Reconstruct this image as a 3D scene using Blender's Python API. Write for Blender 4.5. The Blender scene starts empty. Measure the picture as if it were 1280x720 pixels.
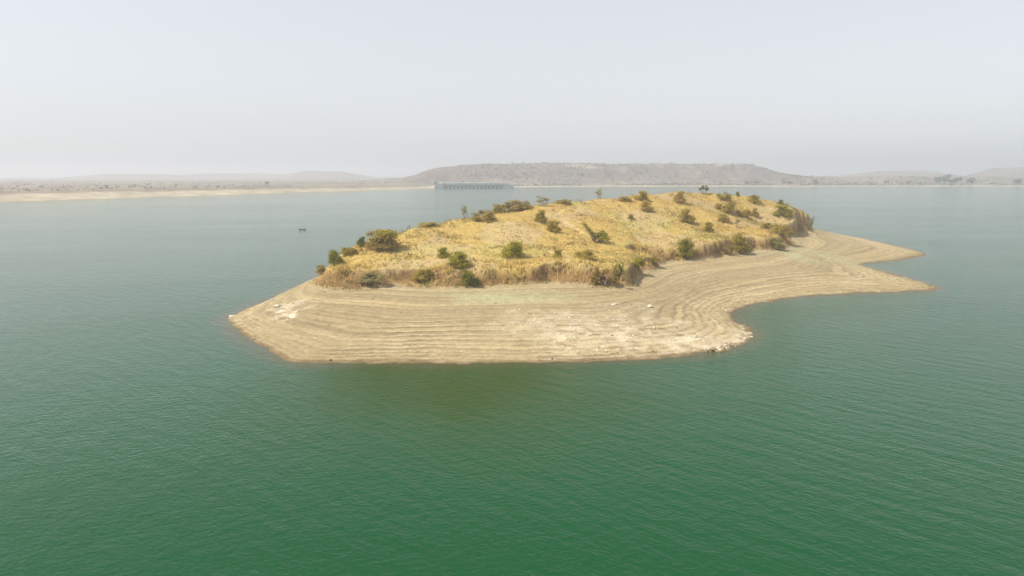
import bpy, bmesh, math, random
import numpy as np
from mathutils import Vector

random.seed(7)
rng = np.random.default_rng(11)
sc = bpy.context.scene
C = sc.collection

# ------------------------------------------------------------------ camera
CAM_H = 30.0
FPX = 853.0                       # focal length in pixels of a 1280 wide picture
HOR = 219.0                       # row of the horizon
PITCH = math.atan((360 - HOR) / FPX)
cd = bpy.data.cameras.new('camera')
cd.sensor_width = 36.0
cd.lens = FPX / 1280 * 36.0
cd.clip_start = 0.5
cd.clip_end = 40000
cam = bpy.data.objects.new('camera', cd)
C.objects.link(cam)
cam.location = (0, 0, CAM_H)
cam.rotation_euler = (math.pi / 2 - PITCH, 0, 0)
sc.camera = cam

# ------------------------------------------------------------------ sky, sun, exposure
SUN_EL, SUN_AZ = math.radians(50), math.radians(-104)     # azimuth clockwise from the view direction
w = bpy.data.worlds.new('World')
sc.world = w
w.use_nodes = True
nt = w.node_tree
nt.nodes.clear()
out = nt.nodes.new('ShaderNodeOutputWorld')
bg = nt.nodes.new('ShaderNodeBackground')
sky = nt.nodes.new('ShaderNodeTexSky')
sky.sky_type = 'NISHITA'
sky.sun_disc = False
sky.sun_elevation = SUN_EL
sky.sun_rotation = SUN_AZ
sky.air_density = 1.0
sky.dust_density = 1.6
sky.ozone_density = 1.5
hs = nt.nodes.new('ShaderNodeHueSaturation')
hs.inputs['Saturation'].default_value = 0.36
nt.links.new(sky.outputs[0], hs.inputs['Color'])
veil = nt.nodes.new('ShaderNodeMix'); veil.data_type = 'RGBA'
veil.inputs['Factor'].default_value = 0.6
veil.inputs['B'].default_value = (3.86, 3.90, 4.05, 1)
nt.links.new(hs.outputs[0], veil.inputs['A'])
nt.links.new(veil.outputs['Result'], bg.inputs['Color'])
nt.links.new(bg.outputs[0], out.inputs['Surface'])
bg.inputs['Strength'].default_value = 0.15

sd = bpy.data.lights.new('sun', 'SUN')
sd.energy = 4.4
sd.angle = math.radians(0.8)
sd.color = (1.0, 0.92, 0.78)
sun = bpy.data.objects.new('sun', sd)
C.objects.link(sun)
sdir = Vector((math.cos(SUN_EL) * math.sin(SUN_AZ), math.cos(SUN_EL) * math.cos(SUN_AZ), math.sin(SUN_EL)))
sun.rotation_euler = sdir.to_track_quat('Z', 'Y').to_euler()

vs = sc.view_settings
vs.view_transform = 'Standard'
vs.look = 'None'
vs.exposure = 0.38
vs.gamma = 1.0
vs.use_curve_mapping = False
sc.cycles.use_denoising = True
sc.cycles.volume_bounces = 1
sc.cycles.max_bounces = 6
sc.cycles.use_adaptive_sampling = True
sc.cycles.adaptive_threshold = 0.01

# ------------------------------------------------------------------ helpers
def smooth(a, b, x):
    t = np.clip((x - a) / (b - a), 0, 1)
    return t * t * (3 - 2 * t)

def hash2(ix, iy, seed):
    h = (ix.astype(np.int64) * 374761393 + iy.astype(np.int64) * 668265263 + seed * 974634777) & 0xffffffff
    h = ((h ^ (h >> 13)) * 1274126177) & 0xffffffff
    h = h ^ (h >> 16)
    return (h & 0xffff) / 65535.0

def vnoise(x, y, seed=0):
    x, y = np.asarray(x, float), np.asarray(y, float)
    ix, iy = np.floor(x), np.floor(y)
    fx, fy = x - ix, y - iy
    fx = fx * fx * fx * (fx * (fx * 6 - 15) + 10)
    fy = fy * fy * fy * (fy * (fy * 6 - 15) + 10)
    a, b = hash2(ix, iy, seed), hash2(ix + 1, iy, seed)
    c, d = hash2(ix, iy + 1, seed), hash2(ix + 1, iy + 1, seed)
    return (a + (b - a) * fx) * (1 - fy) + (c + (d - c) * fx) * fy

def fbm(x, y, scale, octaves=4, seed=0, gain=0.5):
    """about -1..1"""
    s = np.zeros(np.shape(x)); amp = 1.0; tot = 0
    x, y = np.asarray(x) / scale, np.asarray(y) / scale
    for o in range(octaves):
        s += amp * (vnoise(x, y, seed + o * 17) * 2 - 1); tot += amp
        amp *= gain
        x, y = x * 2.03 + 11.7, y * 2.03 + 5.3
    return s / tot * 1.6

def ray(px, py):
    u, v = (px - 640) / FPX, (360 - py) / FPX
    cp, sp = math.cos(PITCH), math.sin(PITCH)
    return np.array([u, cp + v * sp, -sp + v * cp])

def at_z(px, py, z=0.0):
    d = ray(px, py)
    t = (z - CAM_H) / d[2]
    return np.array([d[0] * t, d[1] * t])

def at_dist(px, py, Y):
    """the point seen at this pixel at the distance Y ahead"""
    d = ray(px, py)
    t = Y / d[1]
    return np.array([d[0] * t, Y, CAM_H + d[2] * t])

def catmull(P, n=5, closed=True):
    P = np.asarray(P, float)
    m = len(P); res = []
    for i in range(m if closed else m - 1):
        if closed:
            p0, p1, p2, p3 = P[(i - 1) % m], P[i], P[(i + 1) % m], P[(i + 2) % m]
        else:
            p0, p1, p2, p3 = P[max(i - 1, 0)], P[i], P[i + 1], P[min(i + 2, m - 1)]
        for k in range(n):
            t = k / n
            res.append(0.5 * ((2 * p1) + (-p0 + p2) * t + (2 * p0 - 5 * p1 + 4 * p2 - p3) * t * t + (-p0 + 3 * p1 - 3 * p2 + p3) * t ** 3))
    return np.array(res)

def signed_dist(x, y, poly):
    """positive inside the polygon"""
    x, y = np.asarray(x, float).ravel(), np.asarray(y, float).ravel()
    best = np.full(x.shape, 1e18); inside = np.zeros(x.shape, bool)
    n = len(poly)
    for i in range(n):
        ax, ay = poly[i]; bx, by = poly[(i + 1) % n]
        ex, ey = bx - ax, by - ay
        wx, wy = x - ax, y - ay
        t = np.clip((wx * ex + wy * ey) / (ex * ex + ey * ey + 1e-9), 0, 1)
        dx, dy = wx - ex * t, wy - ey * t
        best = np.minimum(best, dx * dx + dy * dy)
        if by != ay:
            cr = ((ay <= y) & (by > y)) | ((by <= y) & (ay > y))
            inside ^= cr & (x < ax + (y - ay) / (by - ay) * ex)
    d = np.sqrt(best)
    return np.where(inside, d, -d)

def make_mesh(name, V, F, mats, smooth_shade=False, col=None, attrs=None):
    V = np.ascontiguousarray(V, np.float32).reshape(-1, 3)
    F = np.ascontiguousarray(F, np.int32)
    k = F.shape[1]
    me = bpy.data.meshes.new(name)
    me.vertices.add(len(V)); me.vertices.foreach_set('co', V.ravel())
    me.loops.add(F.size); me.loops.foreach_set('vertex_index', F.ravel())
    me.polygons.add(len(F)); me.polygons.foreach_set('loop_start', np.arange(0, F.size, k, dtype=np.int32))
    if smooth_shade:
        me.polygons.foreach_set('use_smooth', np.ones(len(F), bool))
    me.update(calc_edges=True)
    if col is not None:
        a = me.color_attributes.new('Col', 'FLOAT_COLOR', 'POINT')
        c = np.ones((len(V), 4), np.float32); c[:, :3] = col
        a.data.foreach_set('color', c.ravel())
    for nm, arr in (attrs or {}).items():
        a = me.attributes.new(nm, 'FLOAT', 'POINT')
        a.data.foreach_set('value', np.ascontiguousarray(arr, np.float32).ravel())
    for m in (mats if isinstance(mats, (list, tuple)) else [mats]):
        me.materials.append(m)
    return me

def link(name, me, parent=None):
    o = bpy.data.objects.new(name, me); C.objects.link(o)
    if parent is not None:
        o.parent = parent
    return o

def tag(o, label=None, cat=None, group=None, kind=None):
    if label: o['label'] = label
    if cat: o['category'] = cat
    if group: o['group'] = group
    if kind: o['kind'] = kind
    return o

def empty(name, loc, rz=0.0):
    o = bpy.data.objects.new(name, None); C.objects.link(o)
    o.location = loc; o.rotation_euler = (0, 0, rz)
    o.empty_display_size = 0.5
    return o

def grid_faces(nx, ny):
    i = np.arange(nx - 1)[None, :] + nx * np.arange(ny - 1)[:, None]
    i = i.ravel()
    return np.stack([i, i + 1, i + 1 + nx, i + nx], 1)

# ------------------------------------------------------------------ materials
def base_mat(name, rough=0.9, spec=0.2):
    m = bpy.data.materials.new(name); m.use_nodes = True
    b = m.node_tree.nodes['Principled BSDF']
    b.inputs['Roughness'].default_value = rough
    b.inputs['Specular IOR Level'].default_value = spec
    return m, m.node_tree, b

def noise_node(t, scale, detail=4, rough=0.55, coord='Object', stretch=None):
    tc = t.nodes.new('ShaderNodeTexCoord')
    n = t.nodes.new('ShaderNodeTexNoise')
    n.inputs['Scale'].default_value = scale
    n.inputs['Detail'].default_value = detail
    n.inputs['Roughness'].default_value = rough
    if stretch:
        mp = t.nodes.new('ShaderNodeMapping')
        mp.inputs['Scale'].default_value = stretch
        t.links.new(tc.outputs[coord], mp.inputs['Vector'])
        t.links.new(mp.outputs[0], n.inputs['Vector'])
    else:
        t.links.new(tc.outputs[coord], n.inputs['Vector'])
    return n

def mul_noise(t, src, noise, lo, hi):
    """src colour times a noise remapped to lo..hi"""
    mr = t.nodes.new('ShaderNodeMapRange')
    mr.inputs['From Min'].default_value = 0.3; mr.inputs['From Max'].default_value = 0.7
    mr.inputs['To Min'].default_value = lo; mr.inputs['To Max'].default_value = hi
    t.links.new(noise.outputs['Fac'], mr.inputs['Value'])
    mx = t.nodes.new('ShaderNodeVectorMath'); mx.operation = 'SCALE'
    t.links.new(src, mx.inputs[0]); t.links.new(mr.outputs[0], mx.inputs['Scale'])
    return mx.outputs[0]

def vcol_mat(name, fine=((2.5, 0.8, 1.2), (0.5, 0.88, 1.12)), rough=0.95, bump=0.0, bscale=3.0):
    m, t, b = base_mat(name, rough, 0.15)
    a = t.nodes.new('ShaderNodeVertexColor'); a.layer_name = 'Col'
    src = a.outputs['Color']
    for s, lo, hi in fine:
        src = mul_noise(t, src, noise_node(t, s), lo, hi)
    t.links.new(src, b.inputs['Base Color'])
    if bump:
        n = noise_node(t, bscale, 5, 0.6)
        bp = t.nodes.new('ShaderNodeBump')
        bp.inputs['Strength'].default_value = bump; bp.inputs['Distance'].default_value = 0.25
        t.links.new(n.outputs['Fac'], bp.inputs['Height']); t.links.new(bp.outputs[0], b.inputs['Normal'])
    return m

def leaf_mat(name, c1, c2, scale=2.0):
    """leaf colour varies along the plant and from plant to plant"""
    m, t, b = base_mat(name, 0.85, 0.05)
    n = noise_node(t, scale, 3, 0.6)
    oi = t.nodes.new('ShaderNodeObjectInfo')
    ad = t.nodes.new('ShaderNodeMath'); ad.operation = 'MULTIPLY_ADD'
    ad.inputs[1].default_value = 0.45; ad.inputs[2].default_value = -0.22
    t.links.new(oi.outputs['Random'], ad.inputs[0])
    s = t.nodes.new('ShaderNodeMath'); s.operation = 'ADD'; s.use_clamp = True
    t.links.new(n.outputs['Fac'], s.inputs[0]); t.links.new(ad.outputs[0], s.inputs[1])
    cr = t.nodes.new('ShaderNodeValToRGB')
    cr.color_ramp.elements[0].position = 0.3; cr.color_ramp.elements[0].color = (*c1, 1)
    cr.color_ramp.elements[1].position = 0.7; cr.color_ramp.elements[1].color = (*c2, 1)
    t.links.new(s.outputs[0], cr.inputs['Fac'])
    t.links.new(cr.outputs[0], b.inputs['Base Color'])
    tr = t.nodes.new('ShaderNodeBsdfTranslucent'); t.links.new(cr.outputs[0], tr.inputs['Color'])
    mx = t.nodes.new('ShaderNodeMixShader'); mx.inputs[0].default_value = 0.42
    t.links.new(b.outputs[0], mx.inputs[1]); t.links.new(tr.outputs[0], mx.inputs[2])
    t.links.new(mx.outputs[0], t.nodes['Material Output'].inputs['Surface'])
    return m

def plain_mat(name, c, rough=0.85, var=(0.85, 1.15), scale=1.0):
    m, t, b = base_mat(name, rough, 0.3)
    rgb = t.nodes.new('ShaderNodeRGB'); rgb.outputs[0].default_value = (*c, 1)
    src = mul_noise(t, rgb.outputs[0], noise_node(t, scale, 5, 0.6), *var)
    t.links.new(src, b.inputs['Base Color'])
    return m

M_ISLAND = vcol_mat('island_ground', ((3.0, 0.82, 1.18), (1.0, 0.86, 1.14), (0.35, 0.92, 1.08)), bump=0.5, bscale=2.2)
M_FAR = vcol_mat('far_ground', ((0.05, 0.75, 1.25), (0.012, 0.85, 1.15)))
M_GRASS = vcol_mat('dry_grass', ((0.25, 0.88, 1.12),), rough=0.8)
M_SCRUB = vcol_mat('far_scrub', ((0.05, 0.8, 1.2),))
M_STONE = plain_mat('pale_stone', (0.52, 0.45, 0.34), 0.9, (0.75, 1.15), 1.5)
M_DARKSTONE = plain_mat('brown_stone', (0.26, 0.2, 0.13), 0.9, (0.7, 1.2), 1.5)
M_BARK = plain_mat('bark', (0.17, 0.12, 0.075), 0.9, (0.8, 1.2), 3.0)
M_TWIG = plain_mat('grey_twig', (0.24, 0.19, 0.13), 0.9, (0.8, 1.2), 3.0)
M_LEAF = {
    'green': leaf_mat('green_leaf', (0.23, 0.225, 0.018), (0.40, 0.35, 0.035)),
    'olive': leaf_mat('olive_leaf', (0.33, 0.265, 0.04), (0.45, 0.345, 0.07)),
    'brown': leaf_mat('brown_leaf', (0.36, 0.275, 0.075), (0.46, 0.355, 0.11)),
    'grey': leaf_mat('grey_leaf', (0.29, 0.26, 0.09), (0.40, 0.34, 0.14)),
    'dark': leaf_mat('dark_leaf', (0.14, 0.16, 0.015), (0.26, 0.245, 0.03)),
    'gold': leaf_mat('gold_leaf', (0.42, 0.30, 0.06), (0.52, 0.38, 0.10)),
}
M_TREE = leaf_mat('far_tree_leaf', (0.05, 0.06, 0.025), (0.10, 0.105, 0.04), 0.3)
M_CONC = plain_mat('dam_concrete', (0.26, 0.28, 0.30), 0.85, (0.85, 1.1), 0.2)
M_DECK = plain_mat('dam_deck', (0.68, 0.68, 0.67), 0.85, (0.9, 1.1), 0.2)
M_GATE = plain_mat('gate_steel', (0.04, 0.045, 0.055), 0.5, (0.85, 1.15), 0.4)
M_WHITE = plain_mat('white_paint', (0.78, 0.77, 0.74), 0.7, (0.94, 1.04), 0.4)
M_ROOF = plain_mat('grey_roof', (0.25, 0.25, 0.25), 0.8, (0.9, 1.1), 0.5)
M_HULL = plain_mat('boat_wood', (0.085, 0.075, 0.065), 0.6, (0.7, 1.3), 2.0)
M_INNER = plain_mat('boat_inside', (0.4, 0.36, 0.3), 0.7, (0.8, 1.2), 2.0)

# ------------------------------------------------------------------ the island's shape
shore_px = [(375, 453), (440, 454), (520, 454), (610, 454), (700, 453), (780, 451), (850, 447), (890, 441), (925, 431),
            (942, 420), (934, 409), (916, 399), (914, 391), (945, 380), (1000, 371), (1060, 367), (1120, 365), (1173, 361),
            (1140, 349), (1100, 338), (1075, 331), (1105, 327), (1135, 323), (1157, 318), (1140, 312), (1100, 303), (1060, 295), (1020, 288)]
shore = [at_z(*p) for p in shore_px]
shore += [np.array(p) for p in [(170, 405), (120, 398), (55, 362), (0, 310), (-40, 258), (-57, 215)]]
shore += [at_z(*p) for p in [(397, 349), (372, 358), (345, 371), (315, 384), (291, 394), (285, 401), (310, 422), (343, 442)]]
SHORE = catmull(shore, 5)

plat_px = [(397, 357, 4.4), (430, 359, 4.5), (480, 358, 4.6), (540, 359, 4.6), (600, 358, 4.6), (660, 357, 4.6), (720, 356, 4.6),
           (772, 353, 4.6), (790, 345, 4.6), (801, 335, 4.5), (830, 328, 4.4), (870, 324, 4.3), (915, 319, 4.2), (950, 315, 4.0),
           (977, 308, 3.8), (986, 298, 3.4), (1012, 289, 3.0)]
plat = [at_z(a, b, c) for a, b, c in plat_px]
plat += [np.array(p) for p in [(156, 372), (115, 380), (65, 345), (14, 292), (-24, 243), (-43, 205), (-49, 180)]]
PLAT = catmull(plat, 5)

top_px = [(400, 336, 162), (440, 333, 161), (500, 336, 160), (560, 338, 160), (620, 335, 160), (680, 334, 161), (740, 331, 163), (775, 333, 166),
          (793, 326, 176), (803, 322, 192), (835, 317, 204), (870, 303, 213), (910, 300, 224), (948, 297, 235), (973, 291, 255), (985, 283, 291), (1008, 268, 334),
          (480, 310, 182), (560, 302, 195), (640, 312, 184), (700, 292, 205), (660, 272, 226), (760, 290, 218), (820, 292, 236),
          (860, 272, 262), (900, 286, 256), (940, 276, 292), (800, 262, 258), (740, 266, 244), (590, 285, 208), (960, 284, 290),
          (405, 327, 172), (440, 311, 180), (480, 296, 190), (520, 282, 200), (570, 272, 218), (600, 266, 228), (650, 257, 246),
          (700, 250, 262), (750, 247, 278), (800, 243, 290), (850, 241, 300), (890, 240, 308), (930, 245, 318), (970, 252, 330), (993, 259, 337)]
TP = np.array([at_dist(*p) for p in top_px])
extra = np.array([(110, 378, 10.0), (65, 345, 12), (14, 292, 10.5), (-24, 243, 8.5), (-43, 205, 7), (150, 374, 9.5), (85, 335, 18.5), (40, 312, 15), (-14, 238, 12)])
TP = np.vstack([TP, extra])
_d = np.hypot(TP[:, None, 0] - TP[None, :, 0], TP[:, None, 1] - TP[None, :, 1])
_W = np.linalg.solve(_d - 2.5 * np.eye(len(TP)), TP[:, 2] - 12.0)

def top_z(x, y):
    s = np.full(np.shape(x), 12.0)
    for (a, b, _), wgt in zip(TP, _W):
        s += wgt * np.hypot(x - a, y - b)
    return s

ROCK_C = at_z(800, 412, 1.8)
WHITE_C = at_z(356, 390, 1.8)
GREEN_C = [at_z(620, 372, 3.4), at_z(1010, 322, 2.0)]

def terrace(z, x, y):
    step = 0.215
    u = z / step + 1.1 * (vnoise(z * 1.3, np.zeros(len(z)), 93) - 0.5) + 0.8 * fbm(x, y, 40, 2, 91) + 0.05 * fbm(x, y, 5, 2, 5)
    f = np.floor(u); r = u - f
    g = f + smooth(0.66, 0.97, r)
    amt = np.clip(0.8 + 0.6 * fbm(x, y, 22, 3, 44), 0.25, 1.0) * (1 - 0.4 * smooth(1.6, 3.2, z)) * smooth(0.0, 0.3, z)
    return z + (g - u) * step * amt, r, f

def island(x, y):
    """height and zone masks of the island"""
    x, y = np.asarray(x, float).ravel(), np.asarray(y, float).ravel()
    ds = signed_dist(x, y, SHORE)
    ds = ds + (0.6 * fbm(x, y, 7, 3, 3) + 0.35 * fbm(x, y, 2.0, 2, 4)) * smooth(-8, 0, ds)
    dp = signed_dist(x, y, PLAT)
    dpw = dp + 0.5 + 3.4 * fbm(x, y, 12, 3, 21) + 0.5 * fbm(x, y, 3.3, 2, 29)
    zb = 4.5 - 1.4 * smooth(240, 350, y)
    out_d = np.maximum(-dp, 0)
    t = np.clip(ds, 0, None) / (np.clip(ds, 0, None) + out_d + 1e-6)
    zbeach = zb * t ** 0.92
    zbeach = np.where(ds > 0, zbeach, -0.13 * -ds)
    zter, r, fl = terrace(np.maximum(zbeach, 0), x, y)
    zz = np.where(ds > 0, zter, np.maximum(zbeach, -2.6))
    zz = zz + np.where(ds > 0, 0.05 * fbm(x, y, 1.6, 3, 7), 0)
    # the pale rocky ground is rougher
    rock = np.clip(1.25 - np.hypot((x - ROCK_C[0]) / 21, (y - ROCK_C[1]) / 15) + 0.55 * fbm(x, y, 9, 4, 61), 0, 1)
    rock *= smooth(-0.5, 0.4, ds) * smooth(0.5, 4, out_d)
    white = np.clip(1.1 - np.hypot((x - WHITE_C[0]) / 4.6, (y - WHITE_C[1]) / 7.5) + 0.9 * fbm(x, y, 3.5, 4, 71), 0, 1) * smooth(0.5, 2, ds)
    zz = zz + (0.26 * rock + 0.4 * white) * fbm(x, y, 2.6, 4, 15)
    # the grassy top
    zt = top_z(x, y) + 0.55 * fbm(x, y, 14, 4, 33) + 0.16 * fbm(x, y, 2.5, 3, 37)
    wid = 2.2 + 5.5 * np.clip(0.25 + 1.3 * fbm(x, y, 17, 3, 51), 0, 1)
    c = np.clip((dpw + 0.6) / wid, 0, 1)
    # two stages: steep earth face, then the rounded lip
    prof = 0.56 * c + 0.08 * fbm(x, y, 2.2, 3, 39) * c * (1 - c) * 4 + 0.44 * smooth(0.80, 0.92, c)
    zt = np.maximum(zt, zb + 0.6)
    land = zz + (zt - zz) * prof
    return land, ds, dp, dpw, c, rock, white, r, fl

# rows get wider with distance
ys = [96.0]
while ys[-1] < 425:
    ys.append(ys[-1] + 0.36 + 0.95 * max(0, (ys[-1] - 112) / 300.0))
ys = np.array(ys)
xs = np.arange(-76, 196, 0.5)
GX, GY = np.meshgrid(xs, ys)
gx, gy = GX.ravel(), GY.ravel()
gz, ds, dp, dpw, cl, rock, white, tr_r, tr_f = island(gx, gy)
GZ = gz.reshape(GX.shape)
DPG = dpw.reshape(GX.shape); CLG = cl.reshape(GX.shape); DSG = ds.reshape(GX.shape); RKG = (rock + white).reshape(GX.shape)

def bil(A, x, y):
    """value of a grid array at points"""
    x, y = np.asarray(x, float), np.asarray(y, float)
    i = np.clip((x - xs[0]) / 0.5, 0, len(xs) - 1.001); j = np.clip(np.interp(y, ys, np.arange(len(ys))), 0, len(ys) - 1.001)
    i0, j0 = i.astype(int), j.astype(int); fx, fy = i - i0, j - j0
    return (A[j0, i0] * (1 - fx) + A[j0, i0 + 1] * fx) * (1 - fy) + (A[j0 + 1, i0] * (1 - fx) + A[j0 + 1, i0 + 1] * fx) * fy

def hit(px, py):
    """where the line of sight through this pixel meets the island; slides down the picture if it misses"""
    for k in range(40):
        d = ray(px, py + k * 0.7)
        Y = np.arange(100, 420, 0.4)
        t = Y / d[1]
        X, Z = d[0] * t, CAM_H + d[2] * t
        g = bil(GZ, X, Y)
        ok = np.nonzero((Z <= g) & (g > 0.05))[0]
        if len(ok):
            i = ok[0]
            return X[i], Y[i], g[i]
    return None

def mixc(a, b, f):
    return a + (np.asarray(b)[None, :] - a) * np.clip(f, 0, 1)[:, None]

def bare_mask(x, y):
    return np.clip(0.5 + 1.5 * fbm(x, y, 16, 4, 81) - 0.18, 0, 1)

sand = np.array([0.325, 0.259, 0.144])
n = len(gx)
col = np.tile(sand, (n, 1))
LINE = np.clip(0.85 + 0.6 * fbm(gx, gy, 9, 4, 55), 0, 1) * (1 - 0.45 * smooth(1.5, 3.0, gz))
fine_u = gz / 0.085 + 1.5 * fbm(gx, gy, 25, 2, 95)
band = 0.8 * vnoise(fine_u * 0.5, gx * 0.03, 18) - 0.4 + vnoise(tr_f * 0.93 + 3.3, np.zeros(n), 9) + 0.35 * vnoise(tr_f * 2.7, gx * 0.02, 19)
col *= (0.78 + 0.30 * band)[:, None]
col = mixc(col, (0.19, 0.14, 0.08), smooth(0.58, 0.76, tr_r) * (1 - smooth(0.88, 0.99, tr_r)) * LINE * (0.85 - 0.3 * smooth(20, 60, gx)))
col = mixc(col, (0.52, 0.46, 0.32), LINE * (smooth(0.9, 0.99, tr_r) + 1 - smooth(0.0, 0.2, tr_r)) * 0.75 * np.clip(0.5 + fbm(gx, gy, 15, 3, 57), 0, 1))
for gc, sx, sy in ((GREEN_C[0], 24, 9), (GREEN_C[1], 22, 26)):
    g = np.clip(1.0 - np.hypot((gx - gc[0]) / sx, (gy - gc[1]) / sy), 0, 1) * np.clip(0.7 + 0.9 * fbm(gx, gy, 8, 4, 63), 0, 1)
    col = mixc(col, (0.34, 0.33, 0.19), g * 1.1)
col = mixc(col, (0.50, 0.43, 0.31), rock * np.clip(0.6 + 0.6 * fbm(gx, gy, 2.2, 4, 65), 0, 1))
col = mixc(col, (0.28, 0.20, 0.10), rock * smooth(0.45, 0.8, fbm(gx, gy, 3.5, 4, 67)) * 0.8)
col = mixc(col, (0.60, 0.54, 0.42), white * np.clip(0.55 + 0.8 * fbm(gx, gy, 1.8, 3, 69), 0, 1))
# mud that the water has just left
col = mixc(col, (0.15, 0.105, 0.055), (1 - smooth(0.03, 0.20, gz + 0.06 * fbm(gx, gy, 4, 3, 85))) * 0.9)
col = mixc(col, (0.20, 0.15, 0.06), 1 - smooth(-0.15, 0.02, gz))
# the grassy top
bm_ = bare_mask(gx, gy)
grass = np.tile(np.array([0.42, 0.30, 0.095]), (n, 1))
grass = mixc(grass, (0.39, 0.288, 0.135), smooth(0.35, 0.75, bm_))
grass = mixc(grass, (0.40, 0.34, 0.12), smooth(0.2, 0.7, fbm(gx, gy, 20, 3, 83)) * 0.5)
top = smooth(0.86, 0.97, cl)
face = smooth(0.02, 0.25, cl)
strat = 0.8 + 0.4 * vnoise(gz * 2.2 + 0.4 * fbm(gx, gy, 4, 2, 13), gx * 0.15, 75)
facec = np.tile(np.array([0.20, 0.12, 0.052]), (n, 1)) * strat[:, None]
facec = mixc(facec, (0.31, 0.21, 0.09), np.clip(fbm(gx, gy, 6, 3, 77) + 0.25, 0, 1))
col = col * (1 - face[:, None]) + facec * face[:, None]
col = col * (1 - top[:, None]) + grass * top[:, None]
# the trodden path up the slope
path = np.array([hit(*p)[:2] for p in [(752, 304), (735, 294), (718, 284), (704, 276), (697, 268), (715, 258)]])
path = catmull(path, 6, False)
dpath = np.full(n, 1e9)
for i in range(len(path) - 1):
    a, b = path[i], path[i + 1]; e = b - a
    t = np.clip(((gx - a[0]) * e[0] + (gy - a[1]) * e[1]) / (e @ e + 1e-9), 0, 1)
    dpath = np.minimum(dpath, np.hypot(gx - a[0] - e[0] * t, gy - a[1] - e[1] * t))
DPATH = dpath.reshape(GX.shape)
col = mixc(col, (0.50, 0.38, 0.20), (1 - smooth(0.3, 1.1, dpath)) * 0.5)
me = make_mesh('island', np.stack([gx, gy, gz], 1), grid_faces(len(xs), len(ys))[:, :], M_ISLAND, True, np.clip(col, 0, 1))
isl = link('island', me)
tag(isl, 'bare sandy island with terraced beach and dry golden grass on top', 'island', kind='structure')

# ------------------------------------------------------------------ the water
az = np.concatenate([np.linspace(-180, -46, 40, endpoint=False), np.arange(-46, 46, 0.2), np.linspace(46, 180, 41)])
az = np.radians(az)
rr = [0.01]
while rr[-1] < 8300:
    q = rr[-1]
    rr.append(q * (1.006 if 95 < q < 430 else 1.05 if q > 20 else 1.5))
rr = np.array(rr)
AZ, RR = np.meshgrid(az, rr)
wx, wy = (RR * np.sin(AZ)).ravel(), (RR * np.cos(AZ)).ravel()
near = (wx > -120) & (wx < 240) & (wy > 60) & (wy < 460)
dsh = np.full(len(wx), -99.0)
dsh[near] = signed_dist(wx[near], wy[near], SHORE)
shal = smooth(-5, 0.5, dsh + 1.2 * fbm(wx, wy, 12, 3, 97))
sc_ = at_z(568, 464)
hill_refl = np.clip(1 - np.hypot((wx - sc_[0]) / 40, (wy - sc_[1]) / 44), 0, 1) * np.clip(0.85 + 0.35 * fbm(wx, wy, 18, 3, 99), 0, 1)  # patch off the front shore where the hill's reflection is painted in
hill_refl = smooth(0, 0.75, hill_refl)
V = np.stack([wx, wy, np.zeros_like(wx)], 1)
F = grid_faces(len(az), len(rr))
m, t, b = base_mat('lake_water', 0.10, 0.34)
b.inputs['IOR'].default_value = 1.333
at = t.nodes.new('ShaderNodeAttribute'); at.attribute_name = 'shallow'
nz = noise_node(t, 0.012, 3, 0.5)
cr = t.nodes.new('ShaderNodeMix'); cr.data_type = 'RGBA'
cr.inputs['A'].default_value = (0.0003, 0.050, 0.009, 1); cr.inputs['B'].default_value = (0.0003, 0.062, 0.016, 1)
t.links.new(nz.outputs['Fac'], cr.inputs['Factor'])
at2 = t.nodes.new('ShaderNodeAttribute'); at2.attribute_name = 'hill_refl'
sp_ = t.nodes.new('ShaderNodeMath'); sp_.operation = 'MULTIPLY_ADD'      # less sky gloss inside the painted hill reflection
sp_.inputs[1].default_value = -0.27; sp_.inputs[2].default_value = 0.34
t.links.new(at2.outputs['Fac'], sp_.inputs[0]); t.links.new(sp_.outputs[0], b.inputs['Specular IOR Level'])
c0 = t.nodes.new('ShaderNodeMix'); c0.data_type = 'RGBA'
c0.inputs['B'].default_value = (0.020, 0.050, 0.000, 1)  # olive of the island's reflection, put into the water colour
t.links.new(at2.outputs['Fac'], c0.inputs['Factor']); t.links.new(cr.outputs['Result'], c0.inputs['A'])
c2 = t.nodes.new('ShaderNodeMix'); c2.data_type = 'RGBA'
c2.inputs['B'].default_value = (0.065, 0.055, 0.015, 1)
sm = t.nodes.new('ShaderNodeMath'); sm.operation = 'MULTIPLY'; sm.inputs[1].default_value = 0.8
t.links.new(at.outputs['Fac'], sm.inputs[0])
t.links.new(sm.outputs[0], c2.inputs['Factor']); t.links.new(c0.outputs['Result'], c2.inputs['A'])
t.links.new(c2.outputs['Result'], b.inputs['Base Color'])
# ripples: two crossing trains of wavelets and a finer chop, stronger and weaker in wind streaks
def wave(scale, rot, stretch, detail=3):
    tc = t.nodes.new('ShaderNodeTexCoord'); mp = t.nodes.new('ShaderNodeMapping')
    mp.vector_type = 'TEXTURE'; mp.inputs['Rotation'].default_value = (0, 0, rot); mp.inputs['Scale'].default_value = stretch
    nn = t.nodes.new('ShaderNodeTexNoise'); nn.inputs['Scale'].default_value = scale
    nn.inputs['Detail'].default_value = detail; nn.inputs['Roughness'].default_value = 0.5
    t.links.new(tc.outputs['Object'], mp.inputs['Vector']); t.links.new(mp.outputs[0], nn.inputs['Vector'])
    return nn.outputs['Fac']
def madd(a, k, c=None):
    q = t.nodes.new('ShaderNodeMath'); q.operation = 'MULTIPLY_ADD'
    t.links.new(a, q.inputs[0]); q.inputs[1].default_value = k
    if c is None: q.inputs[2].default_value = 0
    else: t.links.new(c, q.inputs[2])
    return q.outputs[0]
h = madd(wave(0.62, -0.80, (3.6, 1.0, 1)), 0.60)
h = madd(wave(1.1, 0.35, (2.4, 1.0, 1)), 0.24, h)
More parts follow.
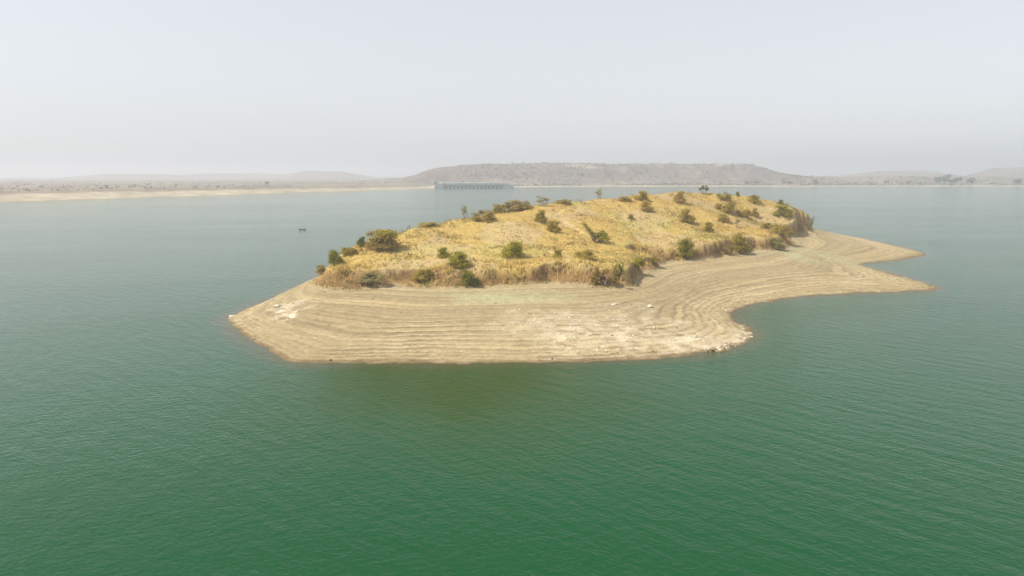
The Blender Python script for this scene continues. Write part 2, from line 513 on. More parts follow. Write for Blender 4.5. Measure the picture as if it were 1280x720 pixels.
h = madd(wave(2.6, -0.5, (1.7, 1.0, 1)), 0.24, h)
bp = t.nodes.new('ShaderNodeBump'); bp.inputs['Distance'].default_value = 0.5
streak = madd(wave(0.045, 0.3, (3.0, 1.0, 1), 3), 0.45, madd(wave(0.010, 0.15, (4.0, 1.0, 1), 4), 0.55))
mr = t.nodes.new('ShaderNodeMapRange')
mr.inputs['From Min'].default_value = 0.35; mr.inputs['From Max'].default_value = 0.65
mr.inputs['To Min'].default_value = 0.40; mr.inputs['To Max'].default_value = 1.0
t.links.new(streak, mr.inputs['Value']); t.links.new(mr.outputs[0], bp.inputs['Strength'])
t.links.new(h, bp.inputs['Height']); t.links.new(bp.outputs[0], b.inputs['Normal'])
me = make_mesh('lake_water', V, F, m, True, attrs={'shallow': shal, 'hill_refl': hill_refl})
lake = tag(link('lake_water', me), 'green rippled reservoir water around the island', 'water', kind='structure')

# ------------------------------------------------------------------ the far shore: bank, plain, flat-topped hill
def px_az(px):
    d = ray(np.asarray(px, float), HOR)
    return np.arctan2(d[0], d[1])

def px_r(px, py):
    p = at_z(px, py)
    return math.hypot(p[0], p[1])

bank_px = [(-900, 330), (-300, 268), (0, 253), (65, 251), (130, 248.5), (230, 245.5), (320, 242.5), (440, 239), (500, 237), (535, 235.6), (560, 235.0),
           (640, 234.4), (760, 233.4), (880, 233.2), (1000, 233.6), (1120, 233.2), (1280, 233.2), (1500, 233.5), (2200, 240)]
B_AZ = np.array([float(px_az(p[0])) for p in bank_px]); B_R = np.array([px_r(*p) for p in bank_px])
def shore_r(a):
    return np.interp(a, B_AZ, B_R)

sky_px = [(480, 222), (505, 220.5), (520, 216), (532, 212), (545, 209), (560, 207), (600, 204.6), (650, 202.8), (700, 203), (760, 203.2), (820, 203), (880, 203),
          (935, 203.6), (950, 207), (962, 211), (975, 214.5), (990, 217.5), (1020, 221)]
S_AZ = np.array([float(px_az(p[0])) for p in sky_px]); S_Z = np.array([CAM_H + (HOR - p[1]) / FPX * 2180 for p in sky_px])

def land(a, r):
    x, y = r * np.sin(a), r * np.cos(a)
    s = r - shore_r(a) + 6 * fbm(x, y, 60, 3, 201)
    crest = np.interp(a, [px_az(-300), px_az(0), px_az(320), px_az(535), px_az(640), px_az(1280)], [10.5, 10, 9, 6.5, 3.2, 3.2])
    wid = np.interp(a, [px_az(0), px_az(535), px_az(660)], [85, 90, 45])
    z = crest * smooth(0, wid, s)
    z = np.where(s < 0, np.maximum(s * 0.06, -2.6), z)
    inl = smooth(wid, wid + 60, s)
    z = z + inl * (1.5 * fbm(x, y, 180, 4, 203))
    right = smooth(px_az(940), px_az(1010), a)
    z = z + right * 19 * smooth(60, 520, s + 50 * fbm(x, y, 200, 3, 205)) * (0.85 + 0.3 * fbm(x, y, 350, 3, 207))
    mid = smooth(px_az(380), px_az(520), a) * (1 - right)
    z = z + mid * 6 * smooth(60, 400, s)
    # the flat-topped hill
    prof = np.interp(a, S_AZ, S_Z - 6, left=0, right=0)
    rs_ = np.maximum(shore_r(a), 1620)
    up = smooth(90, 400, r - rs_ + 60 * fbm(x, y, 150, 4, 211)) * (1 - smooth(2900, 3500, r))
    hz = np.maximum(prof, 0) * up * (1 + 0.02 * fbm(x, y, 120, 3, 213)) + 7 * fbm(x, y, 90, 4, 215) * up * (1 - up) * 4
    z = np.where(s > 0, np.maximum(z, hz), z)
    # low blue hills far off
    for pxc, wpx, dist, rad, hh in ((405, 60, 4300, 500, 56), (1262, 60, 4000, 600, 62), (300, 120, 5200, 700, 40), (170, 100, 4600, 600, 36), (1120, 90, 4600, 600, 52)):
        aw = (px_az(pxc + wpx) - px_az(pxc - wpx)) / 2
        z = np.where(s < 20, z, 0) + np.where(s < 20, 0, np.maximum(z, hh * np.clip(1.25 * np.exp(-((a - px_az(pxc)) / aw) ** 2) - 0.1, 0, 1) * np.exp(-((r - dist) / rad) ** 2) * (1 + 0.1 * fbm(x, y, 200, 3, 217))))
    return z, s, up * (prof > 20), x, y

a1 = np.radians(np.concatenate([np.arange(-58, -40, 0.5), np.arange(-40, 40, 0.09), np.arange(40, 58.1, 0.5)]))
r1 = [380.0]
while r1[-1] < 8150:
    r1.append(r1[-1] * (1.007 if r1[-1] < 2600 else 1.02))
r1 = np.array(r1)
A1, R1 = np.meshgrid(a1, r1)
lz, ls, lhill, lx, ly = land(A1.ravel(), R1.ravel())
nl = len(lz)
lc = np.tile(np.array([0.19, 0.155, 0.125]), (nl, 1))
lc = mixc(lc, (0.24, 0.195, 0.145), np.clip(0.5 + fbm(lx, ly, 140, 4, 221), 0, 1))
lc = mixc(lc, (0.15, 0.13, 0.075), smooth(0.25, 0.7, fbm(lx, ly, 70, 4, 223)) * 0.6)
lc = mixc(lc, (0.17, 0.125, 0.105), smooth(0.05, 0.5, lhill))
lc = mixc(lc, (0.16, 0.13, 0.085), smooth(0.1, 0.6, fbm(lx, ly, 45, 4, 225)) * smooth(0.05, 0.5, lhill) * 0.7)
lc = mixc(lc, (0.42, 0.35, 0.25), smooth(0.6, 0.95, fbm(lx, ly, 110, 4, 227)) * smooth(0.05, 0.5, lhill) * 0.6)
sw = np.interp(A1.ravel(), [px_az(0), px_az(300), px_az(535), px_az(660), px_az(1280)], [62, 60, 58, 34, 30])
sandy = 1 - smooth(sw * 0.85, sw * 1.1, ls + 7 * fbm(lx, ly, 40, 3, 229))
lc = mixc(lc, (0.40, 0.34, 0.24), sandy)
lc = mixc(lc, (0.26, 0.20, 0.12), (1 - smooth(0.1, 0.5, lz)) * 0.8)
lc = mixc(lc, (0.22, 0.15, 0.09), np.exp(-((ls - sw * 1.12) / 9) ** 2) * 0.6 * (A1.ravel() < px_az(430)))
me = make_mesh('terrain', np.stack([lx, ly, lz], 1), grid_faces(len(a1), len(r1)), M_FAR, True, np.clip(lc, 0, 1))
tag(link('terrain', me), 'hazy far shore with pale sand bank, scrubby plain and flat topped hill', 'terrain', kind='structure')

# ------------------------------------------------------------------ leaf clouds and twigs
def leaf_cloud(centers, radii, counts, size, seed, flat=1.0):
    g = np.random.default_rng(seed)
    P = []
    for c_, r_, k in zip(centers, radii, counts):
        d = g.normal(size=(k, 3)); d /= np.linalg.norm(d, axis=1)[:, None]
        d *= (g.random((k, 1)) ** 0.45) * np.asarray(r_)[None, :]
        d *= np.where(g.random((k, 1)) < 0.14, 1.5, 1.0)
        P.append(d + np.asarray(c_)[None, :])
    P = np.vstack(P)
    k = len(P)
    mid = P.mean(0) - (0, 0, 0.1)
    nn_ = P - mid; nn_ /= np.linalg.norm(nn_, axis=1)[:, None] + 1e-6
    nn_ = 0.8 * nn_ + 0.55 * g.normal(size=(k, 3)) + (0, 0, 0.2)
    u = np.cross(nn_, g.normal(size=(k, 3))); u /= np.linalg.norm(u, axis=1)[:, None]
    v = np.cross(nn_, u); v /= np.linalg.norm(v, axis=1)[:, None]
    s = size * (0.6 + 0.8 * g.random((k, 1)))
    u, v = u * s, v * s * 0.55
    V = np.stack([P - u * 0.5, P + v * 0.5, P + u * 0.5, P - v * 0.5], 1).reshape(-1, 3)
    F = np.arange(4 * k).reshape(-1, 4)
    return V, F

class Tubes:
    def __init__(self): self.V, self.F = [], []
    def tube(self, p0, p1, r0, r1):
        p0, p1 = np.asarray(p0, float), np.asarray(p1, float)
        d = p1 - p0; d = d / (np.linalg.norm(d) + 1e-9)
        a = np.cross(d, (0.3, 0.9, 0.2)); a /= np.linalg.norm(a); b = np.cross(d, a)
        base = len(self.V)
        for p, r in ((p0, r0), (p1, r1)):
            for k in range(4):
                an = k * math.pi / 2
                self.V.append(p + r * (math.cos(an) * a + math.sin(an) * b))
        for k in range(4):
            self.F.append((base + k, base + (k + 1) % 4, base + 4 + (k + 1) % 4, base + 4 + k))
        self.F.append((base + 4, base + 5, base + 6, base + 7))
    def limb(self, p0, p1, r0, r1, g, bend=0.15, n=3):
        p0, p1 = np.asarray(p0, float), np.asarray(p1, float)
        L = np.linalg.norm(p1 - p0); prev = p0
        for i in range(1, n + 1):
            t_ = i / n
            q = p0 + (p1 - p0) * t_ + (g.normal(size=3) * bend * L * 0.35 if i < n else 0)
            self.tube(prev, q, r0 + (r1 - r0) * (i - 1) / n, r0 + (r1 - r0) * t_)
            prev = q
    def mesh(self, name, mat):
        return make_mesh(name, np.array(self.V), np.array(self.F), mat)

def shrub_shape(form, seed):
    """unit shrub: about 1 wide and 1 tall; returns leaf and twig geometry"""
    g = np.random.default_rng(seed)
    cen, rad, cnt = [], [], []
    T = Tubes()
    if form == 'round':
        for k in range(13):
            an = g.random() * 6.28; q = g.random() ** 0.6 * 0.34
            z = 0.28 + g.random() * 0.48
            rr_ = 0.12 + 0.1 * g.random()
            cen.append((q * math.cos(an), q * math.sin(an), z)); rad.append((rr_, rr_, rr_ * 0.85)); cnt.append(95)
        cen.append((0, 0, 0.30)); rad.append((0.40, 0.40, 0.24)); cnt.append(220)
    elif form == 'wide':
        for k in range(14):
            an = g.random() * 6.28; q = g.random() ** 0.55 * 0.42
            z = 0.2 + g.random() * 0.55 * (1 - q * 0.9)
            rr_ = 0.09 + 0.08 * g.random()
            cen.append((q * math.cos(an), q * math.sin(an), z)); rad.append((rr_ * 1.1, rr_ * 1.1, rr_ * 1.5)); cnt.append(90)
        cen.append((0, 0, 0.2)); rad.append((0.46, 0.46, 0.2)); cnt.append(260)
    elif form == 'sparse':
        for k in range(9):
            an = g.random() * 6.28; q = g.random() * 0.32
            cen.append((q * math.cos(an), q * math.sin(an), 0.3 + 0.62 * g.random())); rad.append((0.12, 0.12, 0.12)); cnt.append(42)
    elif form == 'tree':
        for k in range(12):
            an = g.random() * 6.28; q = g.random() ** 0.6 * 0.36
            cen.append((q * math.cos(an), q * math.sin(an), 0.52 + 0.4 * g.random())); rad.append((0.14, 0.14, 0.1)); cnt.append(80)
    elif form == 'leaning':
        for k in range(11):
            an = g.random() * 6.28; q = g.random() ** 0.6 * 0.27
            cen.append((0.18 + q * math.cos(an), q * math.sin(an), 0.16 + 0.38 * g.random())); rad.append((0.13, 0.13, 0.11)); cnt.append(75)
        for k in range(6):
            f = k / 5
            cen.append((-0.12 - 0.3 * f, 0.08 * g.normal(), 0.42 + 0.5 * f)); rad.append((0.09, 0.09, 0.09)); cnt.append(34)
    elif form == 'hanging':
        for k in range(14):
            q = g.random() - 0.5
            cen.append((q * 0.85, g.normal() * 0.12, 0.12 + 0.7 * g.random())); rad.append((0.09, 0.09, 0.2)); cnt.append(70)
    if form in ('round', 'wide'):      # skirts of leaves reaching the ground
        for k in range(8):
            an = k * 0.785 + g.random(); q = 0.30 + 0.1 * g.random()
            cen.append((q * math.cos(an), q * math.sin(an), 0.14 + 0.08 * g.random())); rad.append((0.16, 0.16, 0.16)); cnt.append(80)
    V, F = leaf_cloud(cen, rad, [int(c_ * 1.6) for c_ in cnt], 0.06, seed + 5)
    V[:, 2] = np.maximum(V[:, 2], 0.0)
    for c_ in cen:
        T.limb((g.normal() * 0.05, g.normal() * 0.05, -0.12), c_, 0.014, 0.005, g, 0.25, 3)
        for k in range(3):
            T.limb(c_, np.asarray(c_) + g.normal(size=3) * 0.1 + (0, 0, 0.06), 0.005, 0.002, g, 0.2, 2)
    return V, F, T

shapes = {}
for form in ('round', 'wide', 'sparse', 'tree', 'leaning', 'hanging'):
    for k in range(4 if form in ('round', 'wide') else 2):
        shapes[(form, k)] = shrub_shape(form, 100 + 13 * k + len(form) * 7)
_mesh_cache = {}
def shrub_mesh(form, k, leaf):
    key = (form, k, leaf)
    if key not in _mesh_cache:
        V, F, T = shapes[(form, k)]
        _mesh_cache[key] = (make_mesh('foliage', V, F, M_LEAF[leaf]), T.mesh('stem', M_TWIG if leaf in ('grey', 'brown') else M_BARK))
    return _mesh_cache[key]

GRP = 'shrubs scattered over the island'
# base px, base py, width px, height px, form, leaf, label
SHRUBS = [
 (481, 312, 44, 29, 'round', 'brown', 'largest round brown shrub with green crown at the island left end', 'green'),
 (452, 308, 12, 13, 'round', 'dark', 'small dark green bush just left of the big round brown shrub'),
 (438, 317, 24, 11, 'wide', 'olive', 'low olive mound shrub on the left slope below small dark bush'),
 (420, 331, 19, 22, 'round', 'green', 'upright green shrub near the leftmost bank corner of the island'),
 (403, 338, 14, 13, 'round', 'brown', 'leftmost small brownish shrub at the very end of grassy bank'),
 (465, 352, 32, 15, 'wide', 'grey', 'grey green sprawling shrub low on the left bank face'),
 (529, 351, 28, 22, 'wide', 'olive', 'olive shrub on the bank face left of two dark green bushes'),
 (536, 283, 32, 10, 'wide', 'olive', 'low olive scrub on the skyline right of the big round shrub'),
 (555, 322, 18, 15, 'round', 'green', 'smaller left half of the pair of green bushes on bank edge'),
 (573, 334, 32, 22, 'round', 'green', 'larger right half of the pair of green bushes on bank edge'),
 (588, 357, 26, 20, 'round', 'dark', 'dark green bush at the foot of the bank on left front'),
 (640, 321, 30, 24, 'round', 'green', 'rounded green bush alone at the eroded lip above centre bank'),
 (696, 323, 13, 13, 'round', 'olive', 'small yellow green bush left of the wide olive bush on lip'),
 (745, 303, 32, 26, 'leaning', 'green', 'green bush with a tall sparse branch leaning left beside the path'),
 (730, 323, 30, 15, 'wide', 'olive', 'wide flat olive bush on the lip above the brown bank corner'),
 (797, 332, 18, 12, 'wide', 'green', 'low green bush right of the brown bank corner beside the beach'),
 (816, 327, 16, 8, 'wide', 'olive', 'low olive scrub right of low green bush beside the beach'),
 (755, 355, 36, 26, 'hanging', 'brown', 'brown dry scrub hanging down the front corner of the bank'),
 (773, 350, 14, 22, 'hanging', 'dark', 'dark green growth at the right edge of brown hanging scrub'),
 (856, 321, 24, 27, 'round', 'green', 'bright green bush at beach edge left of the bare earth bank'),
 (581, 274, 13, 19, 'sparse', 'grey', 'sparse grey green sapling on the left skyline'),
 (605, 276, 30, 18, 'wide', 'brown', 'olive brown mound on the skyline right of grey sapling'),
 (624, 264, 18, 14, 'round', 'olive', 'olive green bush on skyline at left edge of brown mound row'),
 (646, 262, 36, 16, 'wide', 'brown', 'wide brown thicket on the skyline below the dam right end'),
 (680, 258, 26, 14, 'sparse', 'grey', 'thin grey scrub on the skyline right of the wide brown thicket'),
 (676, 278, 17, 18, 'round', 'olive', 'upper of two olive bushes side by side near the path top'),
 (692, 290, 18, 17, 'round', 'olive', 'lower of two olive bushes side by side near the path top'),
 (704, 255, 20, 8, 'wide', 'brown', 'low brown mound on skyline between thin scrub and bare twiggy shrub'),
 (748, 249, 13, 14, 'sparse', 'grey', 'bare twiggy grey shrub standing on the middle skyline'),
 (781, 252, 17, 9, 'wide', 'brown', 'low dark brown mound left of the two olive skyline bushes'),
 (801, 250, 18, 13, 'round', 'olive', 'olive bush on the skyline above a golden olive one'),
 (808, 264, 16, 16, 'round', 'gold', 'golden olive bush just below the olive bush on the skyline'),
 (789, 274, 8, 7, 'round', 'olive', 'tiny olive tuft bush alone on the middle grass slope'),
 (849, 254, 15, 17, 'round', 'gold', 'golden olive bush near the crest left of skyline tree'),
 (859, 279, 19, 21, 'round', 'olive', 'olive bush alone on the slope above bright green beach bush'),
 (879, 243, 12, 11, 'tree', 'dark', 'small tree with dark crown standing highest on the skyline'),
 (905, 249, 16, 11, 'wide', 'olive', 'wide olive bush on the crest right of the skyline tree'),
 (908, 265, 24, 16, 'wide', 'olive', 'broad olive thicket on the right slope below the crest'),
 (922, 243, 5, 6, 'round', 'dark', 'tiny dark bush alone on the skyline right of the tree'),
 (942, 253, 15, 11, 'round', 'olive', 'olive bush on the right skyline above small upright shrub'),
 (976, 256, 7, 7, 'round', 'dark', 'tiny dark green bush on the skyline near the right end'),
 (979, 270, 23, 15, 'round', 'green', 'green bush under the tiny dark one near the right end'),
 (944, 271, 9, 12, 'round', 'olive', 'small upright shrub in the middle of the right slope'),
 (905, 278, 15, 13, 'round', 'olive', 'round olive bush left of the middle on the right slope'),
 (886, 290, 13, 14, 'round', 'olive', 'small olive bush above the pale lip of bare earth bank'),
 (930, 271, 20, 12, 'wide', 'gold', 'golden olive scrub left of small upright shrub on right slope'),
 (976, 293, 26, 18, 'wide', 'olive', 'spreading olive bush at the lip before the far right cliff'),
 (925, 315, 24, 27, 'round', 'olive', 'tall olive brown bush rooted in the bare earth bank'),
 (911, 319, 16, 14, 'hanging', 'brown', 'brown dry scrub at the bank foot beside the tall olive bush'),
 (971, 312, 18, 16, 'round', 'grey', 'grey green bush at the corner where bank meets flat beach'),
 (922, 285, 11, 13, 'sparse', 'grey', 'thin sapling on the right slope above the tall olive bush'),
 (958, 285, 16, 9, 'wide', 'olive', 'low olive scrub left of the spreading bush at the lip'),
 (1012, 288, 9, 17, 'hanging', 'grey', 'greyish bush clinging to the far right cliff end'),
]
placed = []
for i, s in enumerate(SHRUBS):
    px, py, wpx, hpx, form, leaf, label = s[:7]
    q = hit(px, py)
    if q is None:
        continue
    x, y, z = q
    dist = math.hypot(x, y)
    Wm, Hm = wpx / FPX * dist * 1.12, hpx / FPX * dist * 0.98
    nvar = 4 if form in ('round', 'wide') else 2
    fm, tm = shrub_mesh(form, (i * 3 + 1) % nvar, leaf)
    o = empty('sapling' if form == 'sparse' and leaf == 'grey' and i in (20, 50) else ('small_tree' if form == 'tree' else 'shrub'), (x, y, z - 0.05), 0 if form in ('leaning', 'hanging') else rng.random() * 6.28)
    o.scale = (Wm, Wm, Hm)
    link('foliage', fm, o)
    link('stem', tm, o)
    if len(s) > 7:
        V, F = leaf_cloud([(0.02, -0.1, 0.72), (0.2, -0.05, 0.66), (-0.18, -0.1, 0.66)], [(0.22, 0.24, 0.15)] * 3, [330, 230, 200], 0.07, 5)
        tag(link('green_crown', make_mesh('green_crown', V, F, M_LEAF[s[7]]), o), 'fresh green leaves on top of the brown shrub')
    tag(o, label, 'tree' if form == 'tree' else 'shrub', GRP)
    placed.append((x, y, Wm))

# ------------------------------------------------------------------ dry grass on the island, as one growth
def blades(px_, py_, pz_, k, hgt, wid, lean, colr, seed):
    g = np.random.default_rng(seed)
    N = len(px_)
    P = np.repeat(np.stack([px_, py_, pz_], 1), k, 0)
    hh = np.repeat(hgt, k) * (0.55 + 0.7 * g.random(N * k))
    an = g.random(N * k) * 2 * math.pi
    ln = lean * hh * g.random(N * k)
    off = (g.random((N * k, 2)) - 0.5) * np.repeat(wid, k)[:, None] * 3.0
    P[:, :2] += off
    tip = P + np.stack([np.cos(an) * ln, np.sin(an) * ln, hh], 1)
    an2 = g.random(N * k) * math.pi
    sx = np.stack([np.cos(an2), np.sin(an2), np.zeros(N * k)], 1) * (np.repeat(wid, k) * 0.5)[:, None]
    P[:, 2] -= 0.12
    V = np.stack([P - sx, P + sx, tip], 1).reshape(-1, 3)
    F = np.arange(3 * N * k).reshape(-1, 3)
    cc = np.repeat(np.repeat(colr, k, 0) * (0.85 + 0.3 * g.random((N * k, 1))), 3, 0)
    return V, F, cc

cand = 120000
cx, cy = rng.uniform(-52, 165, cand), rng.uniform(155, 385, cand)
cdp, ccl = bil(DPG, cx, cy), bil(CLG, cx, cy)
bare = bare_mask(cx, cy)
pth = bil(DPATH, cx, cy)
# fewer tufts where the ground is bare; thin on the earth faces
prob = np.where(ccl > 0.93, 0.95 - 0.75 * smooth(0.35, 0.8, bare), np.where(ccl > 0.05, 0.10 + 0.5 * np.clip(fbm(cx, cy, 8, 3, 301), 0, 1), 0))
prob *= 0.35 + 0.65 * smooth(0.4, 1.2, pth)
ok = rng.random(cand) < prob
cx, cy, ccl, bare = cx[ok], cy[ok], ccl[ok], bare[ok]
cz = bil(GZ, cx, cy)
tall = 0.22 + 0.38 * np.clip(0.3 + fbm(cx, cy, 9, 3, 303), 0, 1) + 0.35 * (ccl < 0.9) * rng.random(len(cx))
gcol = np.tile(np.array([0.55, 0.405, 0.145]), (len(cx), 1))
gcol = mixc(gcol, (0.62, 0.48, 0.19), rng.random(len(cx)) * 0.7)
gcol = mixc(gcol, (0.37, 0.255, 0.10), smooth(0.1, 0.7, fbm(cx, cy, 11, 3, 305)))
gcol = mixc(gcol, (0.33, 0.30, 0.10), smooth(0.0, 0.6, fbm(cx, cy, 13, 4, 307)) * 0.85)
V1, F1, c1 = blades(cx, cy, cz, 5, tall, np.full(len(cx), 0.16), 0.6, gcol, 3)
# a fringe of taller stalks along the foot and the lip of the bank
k = 2600
seg = PLAT[rng.integers(0, len(PLAT), k)] + rng.normal(size=(k, 2)) * 2.4
fx, fy = seg[:, 0], seg[:, 1]
fcl = bil(CLG, fx, fy)
ok = (fcl > 0.01) & (rng.random(k) < 0.3 + 0.9 * np.clip(fbm(fx, fy, 7, 3, 311) + 0.2, 0, 1)) & (bil(DSG, fx, fy) > 2)
fx, fy = fx[ok], fy[ok]
fcol = np.tile(np.array([0.50, 0.36, 0.13]), (len(fx), 1))
fcol = mixc(fcol, (0.36, 0.25, 0.11), rng.random(len(fx)) * 0.8)
V2, F2, c2_ = blades(fx, fy, bil(GZ, fx, fy), 5, 0.35 + 0.6 * rng.random(len(fx)), np.full(len(fx), 0.15), 0.5, fcol, 4)
# big golden tussocks
spots = [(430, 338), (424, 336), (438, 339), (552, 338), (560, 345), (640, 330), (650, 340), (632, 335), (725, 332), (738, 332), (715, 330), (700, 330), (790, 318), (800, 316), (812, 314),
         (825, 318), (780, 315), (838, 315), (845, 318), (805, 322), (560, 335), (655, 330), (545, 340), (600, 345)]
tx, ty = [], []
for p in spots:
    q = hit(*p)
    if q is not None:
        for _ in range(16):
            tx.append(q[0] + rng.normal() * 0.9); ty.append(q[1] + rng.normal() * 0.9)
tx, ty = np.array(tx), np.array(ty)
V3, F3, c3 = blades(tx, ty, bil(GZ, tx, ty), 9, 0.9 + 0.7 * rng.random(len(tx)), np.full(len(tx), 0.14), 0.5, np.tile(np.array([0.66, 0.50, 0.17]), (len(tx), 1)), 6)
V = np.vstack([V1, V2, V3]); F = np.vstack([F1, F2 + len(V1), F3 + len(V1) + len(V2)])
me = make_mesh('dry_grass', V, F, M_GRASS, False, np.clip(np.vstack([c1, c2_, c3]), 0, 1))
tag(link('dry_grass', me), 'golden dry grass covering the island top and bank', 'grass', kind='stuff')

# ------------------------------------------------------------------ low brushwood on the bank and slopes
g = np.random.default_rng(41)
k = 16000
bx, by = g.uniform(-52, 165, k), g.uniform(152, 385, k)
bcl, bdp = bil(CLG, bx, by), bil(DPG, bx, by)
clump = np.clip(0.15 + 1.6 * fbm(bx, by, 8, 4, 501), 0, 1)
right_slope = smooth(60, 110, bx)
prob = np.where(bcl < 0.04, 0, np.where(bcl < 0.78, 0.14 + 0.75 * clump, 0.03 + (0.10 + 0.14 * right_slope) * clump + 0.12 * (bdp < 14) * clump))
ok = g.random(k) < prob
bx, by, bcl = bx[ok], by[ok], bcl[ok]
bz = bil(GZ, bx, by)
N = len(bx)
kq = 26
size = (0.6 + 1.2 * g.random(N) ** 2)
tone = fbm(bx, by, 10, 3, 503) + 0.5 * g.normal(size=N)
bcol = np.tile(np.array([0.30, 0.225, 0.08]), (N, 1))
bcol = mixc(bcol, (0.19, 0.18, 0.045), smooth(0.0, 0.5, tone))
bcol = mixc(bcol, (0.26, 0.16, 0.07), smooth(0.1, 0.7, -tone))
P = np.repeat(np.stack([bx, by, bz], 1), kq, 0); S = np.repeat(size, kq)[:, None]
d = g.normal(size=(N * kq, 3)) * (0.42, 0.42, 0.34); d[:, 2] = np.abs(d[:, 2]) + 0.05
P = P + d * S
nn_ = d + 0.5 * g.normal(size=d.shape) + (0, 0, 0.35)
u = np.cross(nn_, g.normal(size=d.shape)); u /= np.linalg.norm(u, axis=1)[:, None]
v = np.cross(nn_, u); v /= np.linalg.norm(v, axis=1)[:, None]
S = S * (0.7 + 0.6 * g.random(S.shape))
V = np.stack([P - u * S * 0.16, P + v * S * 0.08, P + u * S * 0.16, P - v * S * 0.08], 1).reshape(-1, 3)
me = make_mesh('low_brushwood', V, np.arange(4 * N * kq).reshape(-1, 4), M_GRASS, False, np.repeat(np.repeat(bcol, kq, 0) * (0.8 + 0.4 * g.random((N * kq, 1))), 4, 0))
tag(link('low_brushwood', me), 'low dry brushwood matted over the bank and slopes', 'brushwood', kind='stuff')

# ------------------------------------------------------------------ stones on the beach
def stone_verts(g, flat=0.6):
    V = np.array([(0, 0, 1), (0.9, 0, 0.25), (0.28, 0.86, 0.2), (-0.73, 0.53, 0.3), (-0.73, -0.53, 0.2), (0.28, -0.86, 0.28),
                  (0.72, 0.5, -0.5), (-0.28, 0.85, -0.5), (-0.9, 0, -0.5), (-0.28, -0.85, -0.5), (0.72, -0.52, -0.5)], float)
    V = V * (1 + 0.28 * g.normal(size=(11, 1))) + 0.08 * g.normal(size=(11, 3))
    V[:, 2] *= flat
    return V
STONE_F = np.array([(0, 1, 2), (0, 2, 3), (0, 3, 4), (0, 4, 5), (0, 5, 1), (1, 6, 2), (2, 6, 7), (2, 7, 3), (3, 7, 8), (3, 8, 4), (4, 8, 9), (4, 9, 5), (5, 9, 10), (5, 10, 1), (1, 10, 6)])
g = np.random.default_rng(21)
N = 9000
sx, sy = rng.uniform(-62, 60, N), rng.uniform(108, 200, N)
far_x, far_y = rng.uniform(40, 175, 2500), rng.uniform(165, 330, 2500)
sx, sy = np.append(sx, far_x), np.append(sy, far_y)
rk, sds, scl = bil(RKG, sx, sy), bil(DSG, sx, sy), bil(CLG, sx, sy)
edge = (sds > -0.2) & (sds < 1.6)
ok = (sds > -0.3) & (scl < 0.02) & (rng.random(len(sx)) < 0.03 + 0.75 * np.clip(rk, 0, 1) + 0.22 * edge)
sx, sy, rk = sx[ok], sy[ok], rk[ok]
szz = bil(GZ, sx, sy)
Vs, Fs, Cs = [], [], []
for i in range(len(sx)):
    size = 0.09 + 0.22 * g.random() ** 3
    V = stone_verts(g) * size + (sx[i], sy[i], szz[i])
    Fs.append(STONE_F + 11 * i); Vs.append(V)
    c_ = np.array((0.6, 0.52, 0.39)) if g.random() < 0.2 + rk[i] * 0.7 else np.array((0.25, 0.19, 0.12))
    Cs.append(np.tile(c_ * (0.8 + 0.4 * g.random()), (11, 1)))
me = make_mesh('beach_stones', np.vstack(Vs), np.vstack(Fs), M_SCRUB, False, np.clip(np.vstack(Cs), 0, 1))
tag(link('beach_stones', me), 'small loose stones and rubble strewn over the beach', 'stones', kind='stuff')

ROCKS = [
 (892, 440, 10, 'd', 'dark rock at the waterline on the front point of the pale rubble'),
 (903, 436, 8, 'd', 'brown rock just right of the dark rock at the front point'),
 (883, 441, 7, 'd', 'small dark rock left of the dark rock at the front point'),
 (688, 448, 8, 'd', 'brown rock at the water edge below the pale rubble'),
 (768, 381, 7, 'p', 'white rock alone on the upper middle beach'),
 (812, 384, 9, 'p', 'pale slab rock on top of the rubble patch'),
 (412, 451, 6, 'd', 'dark rock at the waterline near the left front corner'),
 (346, 384, 9, 'p', 'larger white rock on the left point of the beach'),
 (371, 390, 7, 'p', 'smaller white rock on the left point of the beach'),
 (291, 396, 8, 'p', 'pale rock at the leftmost tip of the island'),
 (1172, 360, 5, 'd', 'dark rock at the tip of the nearer sand spit'),
 (1157, 317, 5, 'd', 'reddish brown rock at the tip of the farther sand spit'),
 (1120, 349, 6, 'p', 'pale rock on the upper edge of the nearer sand spit'),
]
for i, (px, py, wp, kd, lab) in enumerate(ROCKS):
    q = hit(px, py)
    if q is None: continue
    s_ = wp / FPX * math.hypot(q[0], q[1]) / 1.8
    gg = np.random.default_rng(50 + i)
    V = stone_verts(gg, 0.55) * s_
    o = link('rock', make_mesh('rock', V, STONE_F, M_STONE if kd == 'p' else M_DARKSTONE))
    bv = o.modifiers.new('bevel', 'BEVEL'); bv.width = 0.12 * s_; bv.segments = 2
    o.location = (q[0], q[1], q[2] + 0.1 * s_)
    o.rotation_euler = (0, 0, gg.random() * 6)
    tag(o, lab, 'rock', 'rocks on the beach')

